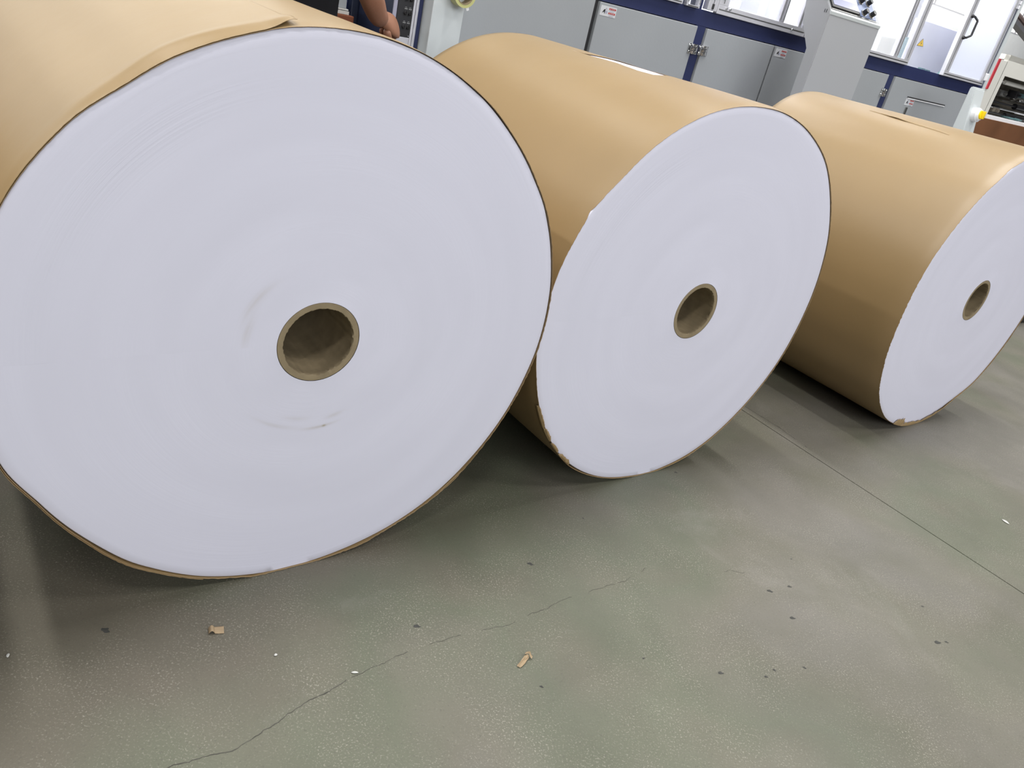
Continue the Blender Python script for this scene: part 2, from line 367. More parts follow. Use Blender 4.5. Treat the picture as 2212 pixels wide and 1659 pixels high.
# ------------------------------------------------------------------ the three paper rolls
def interp(tab, th):
    """smooth periodic interpolation of (degree, value) pairs"""
    th %= 360; t = sorted(tab)
    t = [(t[-1][0] - 360, t[-1][1])] + t + [(t[0][0] + 360, t[0][1])]
    for (a, va), (b, vb) in zip(t[:-1], t[1:]):
        if a <= th <= b:
            k = (th - a) / max(b - a, 1e-6); k = k * k * (3 - 2 * k); return va + (vb - va) * k
    return t[0][1]
def smoothstep(a, b, x):
    t = min(1, max(0, (x - a) / (b - a))); return t * t * (3 - 2 * t)
def bumpf(c, w, th):
    d = (th - c + 180) % 360 - 180; return math.exp(-(d / w) ** 2)

def paper_roll(label, x, y, R0, yaw, L, prof, seed, edge, bend, smears=(), hole=None, name='paper_roll', rough_edge=0.0012):
    t = thing(name, label, 'paper roll', (x, y, 0), yaw - PI / 2, 'wrapped paper rolls on the floor')
    face_r = lambda th: interp(prof, th)
    def pt(th, r, yy, zmin=0.0):
        a = R(th); return Vector((-r * math.cos(a), yy, max(zmin, R0 + r * math.sin(a))))
    # white wound paper: end faces and mantle
    bm = bmesh.new(); NT = 256; rc = 0.0905; rings = []
    stops = [(L, 0.0), (L, 0.5), (L, 1.0), (L * 0.66, 1.0), (L * 0.33, 1.0), (0.06, 1.0), (0.029, 1.0), (0.004, 1.0), (0.0012, 0.9985), (0.0, 0.995), (0.0, 0.96), (0.0005, 0.85), (0.0008, 0.6), (0.0005, 0.35), (0.0, 0.04), (-0.001, 0.012), (-0.0014, 0.0)]
    for (yy, f) in stops:
        ring = []
        for i in range(NT):
            th = 360 * i / NT; ro = face_r(th) + (min(0.0, bend(th)) - 0.0004 if yy < .03 else 0.0006) + 0.0004 * noise.noise(Vector((i * .2, seed, 0)))
            ring.append(bm.verts.new(pt(th, rc + (ro - rc) * f, yy, 0.0022)))
        rings.append(ring)
    rings.append(rings[0])
    for a, b in zip(rings[:-2], rings[1:-1]):
        for i in range(NT): bm.faces.new((a[i], a[(i + 1) % NT], b[(i + 1) % NT], b[i]))
    mesh_obj('paper', bm, paper_mat(0, R0, smears), t, True, 50)
    # cardboard core tube
    bm = bmesh.new(); n2 = 160; rings = []
    for (yy, rr, ng) in ((L, .0898, 0), (-0.0004, .0898, 0), (-0.0016, .089, 0), (-0.0014, .0775, .0006), (0.0006, .0762, .0012), (0.010, .0765, 0), (L * .5, .0765, 0), (L, .0765, 0)):
        rings.append([bm.verts.new(pt(360 * i / n2, rr + ng * noise.noise(Vector((i * .55, seed, 1))) * 1.6 + ng * .8 * random.uniform(-1, 1), yy)) for i in range(n2)])
    for a, b in zip(rings, rings[1:] + rings[:1]):
        for i in range(n2): bm.faces.new((a[i], a[(i + 1) % n2], b[(i + 1) % n2], b[i]))
    mesh_obj('core_tube', bm, M['tube'], t, True, 40)
    # kraft wrapper mantle with an uneven cut edge
    NW = 540; ys = []
    ys += [0.0, 0.0015, 0.004, 0.008, 0.014, 0.022, 0.034, 0.05]; k = 46
    ys += [0.05 + (L - 0.05) * (i + 1) / k for i in range(k)]
    bm = bmesh.new(); grid = []
    def wrap_r(th, yy):
        base = face_r(th) + 0.0030
        cx_, sx_ = math.cos(R(th)), math.sin(R(th))
        w = 0.0016 * noise.noise(Vector((cx_ * 1.7, sx_ * 1.7, yy * 2.3 + seed))) + 0.0007 * noise.noise(Vector((cx_ * 6, sx_ * 6, yy * 7 + seed + 5)))
        tail = smoothstep(0.036, 0.0, yy)
        return base + w + bend(th) * tail ** 1.5 - 0.0022 * tail
    for j, yy in enumerate(ys):
        row = []
        for i in range(NW):
            th = 360 * i / NW
            if hole and j > 7: th = hole[0](th, yy)
            e = edge(th) + rough_edge * (noise.noise(Vector((th * 1.9, seed, 0))) + 0.7 * noise.noise(Vector((th * 6.1, seed, 4))))
            y2 = yy + e * smoothstep(0.05, 0.0, yy)
            row.append(bm.verts.new(pt(th, wrap_r(th, yy), y2, 0.0012)))
        grid.append(row)
    for j in range(len(ys) - 1):
        for i in range(NW):
            if hole and hole[1](360 * (i + .5) / NW, 0.5 * (ys[j] + ys[j + 1])): continue
            bm.faces.new((grid[j][i], grid[j][(i + 1) % NW], grid[j + 1][(i + 1) % NW], grid[j + 1][i]))
    w = mesh_obj('wrapper', bm, [M['kraft'], M['kraft_in']], t, True, 60)
    sm = w.modifiers.new('thickness', 'SOLIDIFY'); sm.thickness = 0.0007; sm.offset = 0; sm.material_offset_rim = 1
    return t, pt, face_r, wrap_r

def strip_sheet(t, pt, fn, n_a, n_b, name, thick=0.0007, m=None, label=None):
    """extra sheet of wrapper: fn(a, b) -> (theta, r, y)"""
    bm = bmesh.new(); g = [[bm.verts.new(pt(*fn(i / n_a, j / n_b), 0.001)) for i in range(n_a + 1)] for j in range(n_b + 1)]
    for j in range(n_b):
        for i in range(n_a): bm.faces.new((g[j][i], g[j][i + 1], g[j + 1][i + 1], g[j + 1][i]))
    o = mesh_obj(name, bm, m or M['kraft'], t, True, 60)
    s = o.modifiers.new('thickness', 'SOLIDIFY'); s.thickness = thick; s.offset = 0
    if label: o['label'] = label
    return o
def torn_flap(t, pt, fr, th0, th1, depth, seed, yoff=-0.003, name='torn_flap', out=0.004):
    """ragged scrap of wrapper folded down over the end face"""
    n = 26; bm = bmesh.new(); A = []; B = []; C = []
    for i in range(n + 1):
        k = i / n; th = th0 + (th1 - th0) * k; r = fr(th); e = math.sin(PI * k) ** .5
        d = depth * e * (0.55 + 0.6 * abs(noise.noise(Vector((k * 5.3, seed, 0)))) + 0.25 * noise.noise(Vector((k * 17, seed, 2))))
        A.append(bm.verts.new(pt(th, r + out, 0.006, 0.001))); B.append(bm.verts.new(pt(th, r + out * .6, yoff, 0.001)))
        C.append(bm.verts.new(pt(th, r - d, yoff - 0.004 * e, 0.001)))
    for i in range(n):
        bm.faces.new((A[i], A[i + 1], B[i + 1], B[i])); bm.faces.new((B[i], B[i + 1], C[i + 1], C[i]))
    o = mesh_obj(name, bm, M['kraft'], t, True, 60); s = o.modifiers.new('thickness', 'SOLIDIFY'); s.thickness = 0.0006; s.offset = 0
    return o

# --- roll nearest the camera
prof1 = [(0, .606), (26.8, .605), (42.8, .6028), (52, .5985), (60.6, .6032), (71.5, .6028), (80.1, .6047), (93.8, .6045), (102, .6031), (118.7, .5983), (130.8, .5950), (140.8, .5955),
         (150.9, .6000), (160.4, .6015), (172.4, .6045), (184.7, .605), (196.3, .603), (217.8, .6025), (237.6, .606), (260, .6035), (274.7, .607), (289.3, .607), (304, .602), (320, .5935), (330, .593), (341, .6025)]
t1, pt1, fr1, wr1 = paper_roll('largest kraft-wrapped white paper roll, nearest, its pale end filling the left of the picture', -0.4104, 1.4458, 0.6035, 2.2913, 1.22, prof1, 1.3,
    edge=lambda th: -0.004 - 0.004 * bumpf(62, 14, th) + 0.004 * bumpf(225, 10, th),
    bend=lambda th: -0.0048 * bumpf(62, 16, th) + 0.010 * bumpf(226, 9, th) + 0.005 * bumpf(254, 5, th) + 0.004 * bumpf(277, 3, th) + .003 * bumpf(307, 12, th),
    rough_edge=0.0019, smears=((0.170, 2.52, 0.26, 0.009, 0.42), (0.155, 2.92, 0.20, 0.008, 0.40), (0.212, -1.46, 0.16, 0.004, 0.75), (0.207, -1.95, 0.22, 0.005, 0.35), (0.192, -1.28, 0.10, 0.006, 0.4), (0.184, -1.75, 0.15, 0.006, 0.3), (0.212, -1.41, 0.02, 0.003, 1.2)))
# second layer of wrapper: laid over the left half, ends in a lifted corner near the top
def outer_layer(a, b):
    th = 80.5 - 150 * a; yb = b ** 1.6 * 1.19
    tail = smoothstep(0.05, 0, yb)
    lift = 0.008 * math.exp(-((th - 79.5) / 2.2) ** 2) * smoothstep(0.08, 0.0, yb) + 0.0015 * smoothstep(79, 80.5, th)
    r = wr1(th, yb + 0.001) + 0.0024 + lift + 0.004 * bumpf(60, 14, th) * tail * (1 - tail) * 4 - 0.0005 * tail
    e = (-0.0045 - 0.004 * bumpf(62, 14, th) + 0.0018 * noise.noise(Vector((th * .9, 3, 0))) + 0.0014 * noise.noise(Vector((th * 4.3, 7, 0))) + 0.010 * smoothstep(74, 80.5, th)) * tail
    return (th, r, yb + e)
strip_sheet(t1, pt1, outer_layer, 260, 46, 'outer_wrapper_layer')
strip_sheet(t1, pt1, lambda a, b: (214 + 26 * a, fr1(214 + 26 * a) + 0.004 + 0.008 * math.sin(PI * a) * (0.7 + .3 * math.sin(a * 9)) + .002 * b, 0.001 + 0.03 * b), 40, 4, 'torn_edge', m=M['kraft'])

# --- middle roll with the long tear
prof2 = [(5.9, .5985), (18.5, .603), (28.1, .606), (40.9, .5965), (56.5, .5991), (70.2, .600), (87.3, .5990), (99.6, .6005), (115.4, .6003), (128.3, .603), (144.2, .600), (158.2, .603), (171, .602),
         (188, .600), (202, .602), (222, .601), (245, .607), (262, .604), (277, .5985), (290, .600), (305, .5984), (319, .5955), (332, .595), (344, .595), (354.7, .599)]
def tear_bounds(yy):
    lo = interp([(0, 83.6), (60, 83.1), (120, 84.0), (190, 85.3), (235, 84.9), (300, 84.2), (359, 84.0)], 360 * (yy - 0.37) / 0.36)
    k = (yy - 0.37) / 0.36
    hi = lo + 13.5 * smoothstep(0.0, 0.12, k) * smoothstep(1.0, 0.62, k)
    return lo, max(lo + 0.02, hi)
def warp2(th, yy):
    lo, hi = tear_bounds(min(.73, max(.37, yy)))
    P = [(60, 60), (84, lo), (98, hi), (130, 130)]
    for (a, va), (b, vb) in zip(P[:-1], P[1:]):
        if a <= th <= b: return th + (va + (vb - va) * (th - a) / (b - a) - th) * smoothstep(.05, .34, yy) * smoothstep(1.04, .75, yy)
    return th
t2, pt2, fr2, wr2 = paper_roll('middle kraft-wrapped white paper roll with a long white tear along its top', 0.4867, 2.2560, 0.6008, 2.2922, 1.105, prof2, 4.1,
    edge=lambda th: -0.003 - 0.004 * bumpf(330, 18, th) + 0.007 * bumpf(29, 1.2, th),
    bend=lambda th: -0.003 * bumpf(95, 18, th) + 0.004 * bumpf(305, 10, th) - 0.0025 * bumpf(330, 15, th) + .003 * bumpf(250, 10, th),
    hole=(warp2, lambda th, yy: 84 < th < 98 and 0.37 < yy < 0.73), rough_edge=0.0016)
torn_flap(t2, pt2, fr2, 306, 313, 0.012, 2.2); torn_flap(t2, pt2, fr2, 314, 319, 0.009, 5.2); torn_flap(t2, pt2, fr2, 320, 326, 0.010, 3.1); torn_flap(t2, pt2, fr2, 326, 335, 0.008, 7.1)

# --- far right roll
prof3 = [(17.6, .5995), (35.8, .5970), (53.3, .6015), (69.3, .611), (90, .608), (130, .608), (160, .618), (190, .634), (222, .632), (241, .603), (264, .606), (286.5, .608), (305.4, .612), (321.9, .614), (337.8, .605), (357, .596)]
t3, pt3, fr3, wr3 = paper_roll('rightmost kraft-wrapped white paper roll, farthest along the row, cut off by the picture edge', 1.8072, 3.2712, 0.6092, 2.2945, 1.065, prof3, 8.7,
    edge=lambda th: -0.003 + 0.004 * bumpf(62, 4, th),
    bend=lambda th: -0.002 * bumpf(60, 20, th) + 0.006 * bumpf(250, 14, th) + .005 * bumpf(205, 14, th), rough_edge=0.0018)
torn_flap(t3, pt3, fr3, 280, 290, 0.050, 3.7, out=0.002); torn_flap(t3, pt3, fr3, 264, 282, 0.030, 6.1, out=0.004); torn_flap(t3, pt3, fr3, 240, 268, 0.020, 9.4, out=0.005)
def over3(a, b):
    yb = 0.30 + 0.42 * b
    lo = interp([(0, 72.5), (60, 73.4), (120, 73.8), (180, 74.3), (240, 74.8), (300, 75.6), (359, 76)], 359 * b)
    th = lo + (106 - lo) * a
    lift = 0.0035 * math.exp(-((yb - .565) / 0.05) ** 2) * (1 - a) ** 8 + 0.0002
    return (th, wr3(th, yb) + 0.0006 + lift * smoothstep(0, .12, b) * smoothstep(1, .88, b) - 0.0008 * (1 - smoothstep(0, .1, b) * smoothstep(1, .9, b)), yb)
strip_sheet(t3, pt3, over3, 24, 40, 'wrapper_flap', thick=0.0005)

# --- the next roll of the row, just past the left edge of the view; its shade falls on the floor at the left
t4, pt4, fr4, wr4 = paper_roll('kraft-wrapped white paper roll standing left of the nearest roll, past the picture edge', -0.4104 - 0.7508 * 1.29, 1.4458 - 0.6605 * 1.29, 0.6035, 2.2913, 1.22, prof3[:0] + [(0, .601), (90, .602), (180, .600), (270, .603)], 12.4,
    edge=lambda th: -0.003, bend=lambda th: 0.0)

# ------------------------------------------------------------------ floor scraps
def scrap(name, label, x, y, rz, pts, m, curl=0.0, z=0.0006, th=0.0006):
    """small piece of paper: pts = rows of (a, b, height)"""
    bm = bmesh.new(); g = [[bm.verts.new(p) for p in row] for row in pts]
    for j in range(len(g) - 1):
        for i in range(len(g[0]) - 1): bm.faces.new((g[j][i], g[j][i + 1], g[j + 1][i + 1], g[j + 1][i]))
    o = mesh_obj(name, bm, m, None, True, 50); o.location = (x, y, z); o.rotation_euler = (0, 0, rz)
    s = o.modifiers.new('t', 'SOLIDIFY'); s.thickness = th; s.offset = 1
    return tag(o, label, 'paper scrap')
rows = []; o0 = Vector((-.485, 1.201))
for j in range(9):
    b = j / 8; row = []
    rr_ = Vector((-.4716, 1.196)).lerp(Vector((-.4805, 1.2145)), b); ll_ = Vector((-.4880, 1.1885)).lerp(Vector((-.4975, 1.2050)), b)
    for i in range(15):
        a = i / 14
        if a < .5: q = rr_.lerp(ll_, a * 2); z = .0008 + .0012 * (a * 2) ** 3
        else:
            t_ = (a - .5) * 2; q = ll_ + Vector((-.0165, -.009)).normalized() * (.0125 * t_) + Vector((.002, -.003)) * t_ * (b - .3); z = .002 + .0075 * math.sin(PI * min(1, t_ * 1.02))
        q = q - o0; row.append((q.x, q.y, z))
    rows.append(row)
scrap('paper_scrap', 'small curled kraft paper scrap on the floor below the nearest roll', o0.x, o0.y, 0.0, rows, M['scrap'])
sc = thing('folded_scrap', 'crumpled folded kraft strip lying on the floor in the bottom middle', 'paper scrap', (0.1745, 1.3225, 0.0005), R(-15))
bm = bmesh.new(); g = []
for j, (yy, w, xc, h) in enumerate(((-.030, .009, -.004, .001), (-.026, .012, -.003, .004), (-.012, .0125, 0, .0065), (0.0, .0125, .001, .005), (.010, .013, .002, .008), (.015, .012, .002, .004), (.017, .0105, .003, .006))):
    g.append([bm.verts.new((xc + w * a * .42, yy * .85 + (.002 * random.uniform(-1, 1) if j > 4 else 0), h * (1 - .7 * abs(a)) + .0006 + (.0018 if (i + j) % 2 and j > 2 else 0))) for i, a in enumerate((-1, -.5, 0, .45, 1))])
for j in range(len(g) - 1):
    for i in range(4): bm.faces.new((g[j][i], g[j][i + 1], g[j + 1][i + 1], g[j + 1][i]))
o = mesh_obj('strip', bm, M['scrap'], sc); s = o.modifiers.new('t', 'SOLIDIFY'); s.thickness = .0006; s.offset = 1
bm = bmesh.new(); g = []
for j, yy in enumerate((.0135, .0165, .0205)):
    g.append([bm.verts.new((-.004 + .0046 * i, yy + (.002, .004, .003, -.001, -.003)[i], (.004, .009, .013, .008, .005)[i] * (1 if j == 1 else .6) + .001)) for i in range(5)])
for j in range(2):
    for i in range(4): bm.faces.new((g[j][i], g[j][i + 1], g[j + 1][i + 1], g[j + 1][i]))
o = mesh_obj('twisted_end', bm, M['scrap'], sc); s = o.modifiers.new('t', 'SOLIDIFY'); s.thickness = .0006; s.offset = 1
def chip(x, y, rz, a, b, label, nm='paper_chip'):
    pts = [[(a * (i / 5 - .5), b * (j / 3 - .5) * math.sin(PI * (i + .7) / 6.4), .0012 + .002 * math.sin(PI * i / 5) * (j / 3)) for i in range(6)] for j in range(4)]
    return scrap(nm, label, x, y, rz, pts, M['chip'])
chip(1.893, 2.549, R(-58), .028, .012, 'white paper sliver on the floor at the right edge, beyond the joint')
chip(-0.822, 1.021, R(-60), .010, .006, 'tiny white paper chip on the floor at the far left edge')
chip(-0.179, 1.176, R(15), .015, .004, 'small pale paper flake beside the floor crack')
chip(-0.349, 1.172, R(40), .007, .005, 'small pale paper crumb left of the flake by the crack')

# ------------------------------------------------------------------ helpers for flat print
def text_into(bm, s, cx, cz, h, y, mi, maxw=None, shear=0):
    c = bpy.data.curves.new('t', 'FONT'); c.body = s; c.size = 1; c.align_x = 'CENTER'; c.align_y = 'CENTER'; c.resolution_u = 2
    o = bpy.data.objects.new('t', c); col.objects.link(o); dg = bpy.context.evaluated_depsgraph_get()
    me = bpy.data.meshes.new_from_object(o.evaluated_get(dg)); bpy.data.objects.remove(o); bpy.data.curves.remove(c)
    if not me.vertices: return
    xs = [v.co.x for v in me.vertices]; zs = [v.co.y for v in me.vertices]
    x0, x1, z0, z1 = min(xs), max(xs), min(zs), max(zs); k = h / (z1 - z0); kx = k if not maxw else min(k, maxw / (x1 - x0))
    base = [bm.verts.new((cx + (v.co.x - (x0 + x1) / 2) * kx, y, cz + (v.co.y - (z0 + z1) / 2) * k)) for v in me.vertices]
    for p in me.polygons:
        try: f = bm.faces.new([base[i] for i in p.vertices]); f.material_index = mi
        except ValueError: pass
    bpy.data.meshes.remove(me)
def flat(bm, pts, y, mi):
    f = bm.faces.new([bm.verts.new((a, y, b)) for a, b in pts]); f.material_index = mi; return f
def safety_label(ht, door, u0, z1, w=0.103, h=0.046, y=3.383):
    bm = bmesh.new()
    add_box(bm, u0, u0 + w, y - 0.0008, y + .001, z1 - h, z1)
    Y = y - 0.0014
    for dz in (.006, .026):
        flat(bm, [(u0 + .52 * w, z1 - dz - .008), (u0 + .95 * w, z1 - dz - .008), (u0 + .95 * w, z1 - dz), (u0 + .52 * w, z1 - dz)], Y, 1)
        flat(bm, [(u0 + .565 * w, z1 - dz - .0065), (u0 + .615 * w, z1 - dz - .0065), (u0 + .59 * w, z1 - dz - .0015)], Y - .0005, 0)
    text_into(bm, 'DANGER', u0 + .77 * w, z1 - .010, .0042, Y - .0005, 0, .3 * w)
    text_into(bm, 'DANGER', u0 + .77 * w, z1 - .030, .0042, Y - .0005, 0, .3 * w)
    for dz in (.018, .022, .039, .042):
        flat(bm, [(u0 + .56 * w, z1 - dz - .0012), (u0 + .86 * w, z1 - dz - .0012), (u0 + .86 * w, z1 - dz), (u0 + .56 * w, z1 - dz)], Y, 2)
    # hand-and-gear pictogram
    a, b = u0 + .12 * w, z1 - .034
    flat(bm, [(a, b), (a + .010, b + .017), (a + .019, b + .019), (a + .017, b - .004), (a + .012, b + .007)], Y, 3)
    flat(bm, [(a + .019, b + .020), (a + .023, b + .029), (a + .028, b + .019)], Y, 2)
    k = 12; flat(bm, [(a + .027 + (.008 if i % 2 else .0065) * math.cos(2 * PI * i / k), b + .007 + (.008 if i % 2 else .0065) * math.sin(2 * PI * i / k)) for i in range(k)], Y, 2)
    return ht.part('safety_label', bm, [M['label'], M['stickred'], M['lilac'], M['black']], door)
def hinge(ht, u, z, parent, y=3.385):
    bm = bmesh.new()
    for s in (-1, 1):
        add_box(bm, u + s * .009 - (.027 if s < 0 else 0), u + s * .009 + (.027 if s > 0 else 0), y - .006, y, z - .026, z + .026, 0, .002)
        for dz in (-.015, .015): add_tube(bm, (u + s * .024, y - .0062, z + dz), (u + s * .024, y - .009, z + dz), .0075, .006, 12)
    for k in (-1, 0, 1): add_tube(bm, (u, y - .008, z + k * .018 - .0075), (u, y - .008, z + k * .018 + .0075), .0085, .0085, 12)
    return ht.part('hinge', bm, M['chrome'], parent, True, 40)

# ------------------------------------------------------------------ the long blue and grey machine
D = 3.40
mm = HallThing('printing_machine', 'long navy-framed machine with grey cabinet doors and clear guard windows behind the rolls', 'machine', (4.4, 3.4, 0))
mm.box('body', 1.93, 6.50, D + .10, 4.75, 0.06, 1.44, M['grey'])
mm.box('plinth', 1.95, 6.48, D + .06, 4.7, 0.0, 0.07, M['black'])
def beam(nm, u0, u1, z0, z1, n0=D, n1=D + .1, m='blue'): return mm.box(nm, u0, u1, n0, n1, z0, z1, M[m], .002)
beam('frame_beam', 2.66, 6.52, 1.383, 1.463); beam('frame_beam', 2.66, 6.52, .08, .16)
beam('frame_beam', 2.66, 6.52, 2.28, 2.38)
for (a, b) in ((3.372, 3.447), (4.60, 4.68), (5.262, 5.343)): beam('frame_post', a, b, .16, 1.384, D + .001)
beam('frame_post', 6.365, 6.52, .16, 1.384, D + .001)
beam('frame_post', 6.445, 6.512, 1.462, 2.29, D + .002)
beam('end_strip', 6.512, 6.555, .3, 2.38, D - .006, D + .02, 'pale')
beam('door_seal', 2.62, 2.70, .1, 1.384, D + .006, D + .05, 'gap'); beam('door_seal', 4.0, 4.06, .16, 1.384, D + .006, D + .05, 'gap')
def door(u0, u1, z0=.17, z1=1.379, lab=None):
    bm = bmesh.new(); add_box(bm, u0, u1, D - .015, D + .012, z0, z1, 0, .004)
    return mm.part('cabinet_door', bm, M['grey'], label=lab)
bp_ = mm.box('side_panel', 1.88, 2.642, D - .012, D + .1, .1, 2.3, M['grey'], .004)
dA = door(2.672, 3.370); dB = door(3.449, 4.027); dC = door(4.041, 4.598); dD = door(4.684, 5.260); dE = door(5.345, 6.360)
safety_label(mm, dA, 2.669 + .012, 1.366, y=3.3848); safety_label(mm, dC, 4.050, 1.370, y=3.3848); safety_label(mm, dE, 5.568, 1.262, w=.108, h=.045, y=3.3848)
hinge(mm, 3.376, 1.264, dA); hinge(mm, 3.455, 1.266, dB); hinge(mm, 5.266, 1.265, dD)
bm = bmesh.new(); add_box(bm, 5.572, 6.090, D - .0165, D - .014, 1.268, 1.276); mm.part('slot', bm, M['gap'], dE)
bm = bmesh.new(); add_box(bm, 5.580, 6.085, D - .019, D - .014, 1.262, 1.267); mm.part('slot_lip', bm, M['white'], dE)
bm = bmesh.new(); add_box(bm, 5.600, 5.628, D - .020, D - .014, 1.13, 1.205, 0, .003); mm.part('latch', bm, M['steel'], dE)

def guard(u0, u1, z0, z1, bars=(), pane='glass', y0=D - .022, rail=.036, left=.045, right=.045, nm='guard_window', lab=None):
    """aluminium-profile guard: grooved rails and stiles round a clear pane"""
    bm = bmesh.new()
    def prof(a, b, c, d, horiz):
        add_box(bm, a, b, y0, y0 + .03, c, d, 0, .002)
        if horiz: m_ = (c + d) / 2; add_box(bm, a + .01, b - .01, y0 - .0006, y0 + .002, m_ - .003, m_ + .003, 1)
        else: m_ = (a + b) / 2; add_box(bm, m_ - .0025, m_ + .0025, y0 - .0006, y0 + .002, c + .01, d - .01, 1)
    prof(u0, u1, z0, z0 + rail, True); prof(u0, u1, z1 - rail, z1, True)
    prof(u0, u0 + left, z0 + rail, z1 - rail, False); prof(u1 - right, u1, z0 + rail, z1 - rail, False)
    for (b0, b1) in bars: prof(b0, b1, z0 + rail, z1 - rail, False)
    o = mm.part(nm, bm, [M['alu'], M['steel']], label=lab)
    bm = bmesh.new(); add_box(bm, u0 + left * .7, u1 - right * .7, y0 + .012, y0 + .016, z0 + rail * .7, z1 - rail * .7)
    mm.part('pane', bm, M[pane], o); return o
ZT = 2.27
guard(2.75, 3.205, 1.461, ZT, left=.03, right=.02, rail=.02)
beam('frame_post', 3.205, 3.235, 1.462, ZT, D + .004, D + .05); beam('frame_post', 3.335, 3.375, 1.462, ZT, D + .002, D + .06)
guard(3.236, 3.334, 1.461, ZT, left=.012, right=.012, rail=.01)
beam('hinge_strip', 3.395, 3.43, 1.468, ZT, D - .02, D + .02, 'alu'); beam('hinge_strip', 3.436, 3.468, 1.468, ZT, D - .02, D + .02, 'alu')
for k in range(14): mm.box('hinge_gap', 3.424, 3.440, D - .022, D - .018, 1.476 + k * .05, 1.502 + k * .05, M['gap'], 0)
gA = guard(3.470, 4.245, 1.4615, ZT, bars=((3.985, 4.005), (4.012, 4.030), (4.165, 4.190)), rail=.046, left=.075, right=.04)
for (a, b) in ((3.535, 1.497), (3.565, 1.497), (3.50, 1.54), (3.50, 1.60), (4.12, 1.484)): bm = bmesh.new(); add_tube(bm, (a, D - .022, b), (a, D - .028, b), .008, .006, 12); mm.part('bolt', bm, M['chrome'], gA, True, 40)
guard(4.252, 4.62, 1.4615, ZT, rail=.036, left=.02)
gB = guard(4.63, 5.405, 1.4615, ZT, bars=((5.208, 5.230), (5.236, 5.258)), rail=.032, left=.04, right=.060, pane='glass')
gF = guard(5.864, 6.442, 1.460, ZT, bars=(), rail=.030, left=.062, right=.046, pane='frost', y0=D - .03, nm='guard_door', lab='frosted guard door with a black handle')
bm = bmesh.new(); hu = 5.915; zz0, zz1, yy = 1.722, 1.862, D - .03
add_path(bm, [(hu, yy, zz0), (hu, yy - .022, zz0 + .002), (hu + .020, yy - .040, zz0 + .022), (hu + .020, yy - .040, zz1 - .022), (hu, yy - .022, zz1 - .002), (hu, yy, zz1)], .0075, 10)
for z in (zz0, zz1): add_tube(bm, (hu, yy, z), (hu, yy - .012, z), .014, .010, 12)
mm.part('handle', bm, M['black'], gF, True, 50)
bm = bmesh.new(); add_box(bm, 6.425, 6.462, D - .045, D - .01, 1.498, 1.55, 0, .006); mm.part('latch', bm, M['white'], gF)
bm = bmesh.new()
for k in range(3): add_tube(bm, (6.445, D - .036, 2.0 + k * .03), (6.445, D - .036, 2.024 + k * .03), .011, .011, 12)
add_box(bm, 6.42, 6.47, D - .034, D - .01, 2.0, 2.09); mm.part('hinge', bm, M['alu'], gF, True, 40)
# inside the guarded bays: white enamel linings, rollers, strip lights added to brighten them
bm = bmesh.new(); add_box(bm, 1.95, 6.50, 4.55, 4.60, 1.44, 2.38); mm.part('rear_lining', bm, M['interior'])
bm = bmesh.new(); add_box(bm, 1.95, 6.50, D + .05, 4.75, 2.36, 2.40); mm.part('roof', bm, M['grey'])
bk = mm.box('bay_panel', 5.70, 6.42, 3.62, 3.65, 1.40, 1.778, M['baygrey'], .003, label='grey inner panel with a yellow electric warning triangle')
tri = [(5.803, 1.612), (5.889, 1.616), (5.852, 1.667)]
def tri_at(k, y, mi): flat(bm, [(5.848 + (a - 5.848) * k, 1.6315 + (b - 1.6315) * k) for a, b in tri], y, mi)
bm = bmesh.new(); tri_at(1.0, 3.6185, 1); tri_at(.86, 3.618, 0)
flat(bm, [(5.851, 1.650), (5.842, 1.630), (5.848, 1.631), (5.844, 1.617), (5.856, 1.635), (5.850, 1.634)], 3.6175, 1)
mm.part('warning_triangle', bm, [M['sign_yellow'], M['black']], bk)
mm.box('bracket', 5.79, 5.84, 3.50, 3.53, 1.463, 1.476, M['teal'], .001); mm.box('bracket', 5.86, 5.91, 3.50, 3.53, 1.463, 1.474, M['teal'], .001)
bm = bmesh.new(); add_prism(bm, [(6.02, 1.463), (6.06, 1.463), (6.065, 1.492), (6.05, 1.475)], 3.50, 3.52, 'y')
mm.part('bracket', bm, M['teal'])
for (a, b) in ((3.60, 3.66), (4.30, 4.34),):
    mm.box('inner_upright', a, b, 3.80, 3.84, 1.44, 2.3, M['alu'])
mm.box('inner_panel', 3.66, 4.12, 3.95, 3.97, 1.44, 2.3, M['interior'])
mm.box('inner_upright', 4.12, 4.20, 3.90, 3.95, 1.44, 2.3, M['lilac'])
mm.box('inner_panel', 4.34, 5.42, 3.75, 3.77, 1.44, 2.3, M['interior'])
mm.box('inner_upright', 5.655, 5.80, 3.66, 3.70, 1.62, 2.3, M['steelgrey'])
bm = bmesh.new(); add_tube(bm, (5.60, 3.58, 1.44), (5.60, 3.58, 1.545), .036, .036, 16); add_tube(bm, (5.60, 3.58, 1.545), (5.60, 3.58, 1.64), .018, .018, 12)
mm.part('valve', bm, M['teal'], None, True, 40)
mm.box('valve_rod', 5.567, 5.580, 3.52, 3.535, 1.50, 1.61, M['white'])
mm.box('inner_panel', 3.20, 3.44, 3.60, 3.62, 1.44, 2.3, M['interior'])
bm = bmesh.new(); add_box(bm, 3.40, 3.43, 3.57, 3.59, 1.44, 2.3); mm.part('red_strip', bm, M['pink'])
for (a, b, pq) in ((3.50, 4.28, 62), (4.40, 5.35, 20), (5.45, 6.4, 30)):      # unseen glowing tube and area light added per bay to whiten the panels
    bm = bmesh.new(); add_tube(bm, (a, 3.55, 2.32), (b, 3.55, 2.32), .018, .018, 12); mm.part('bay_fill_tube', bm, M['lit'])
    lamp((a + b) / 2, 3.58, 2.29, b - a, .06, 0.7 * pq * (b - a), (1, .99, .98), tilt=R(38), name='bay_fill_light')

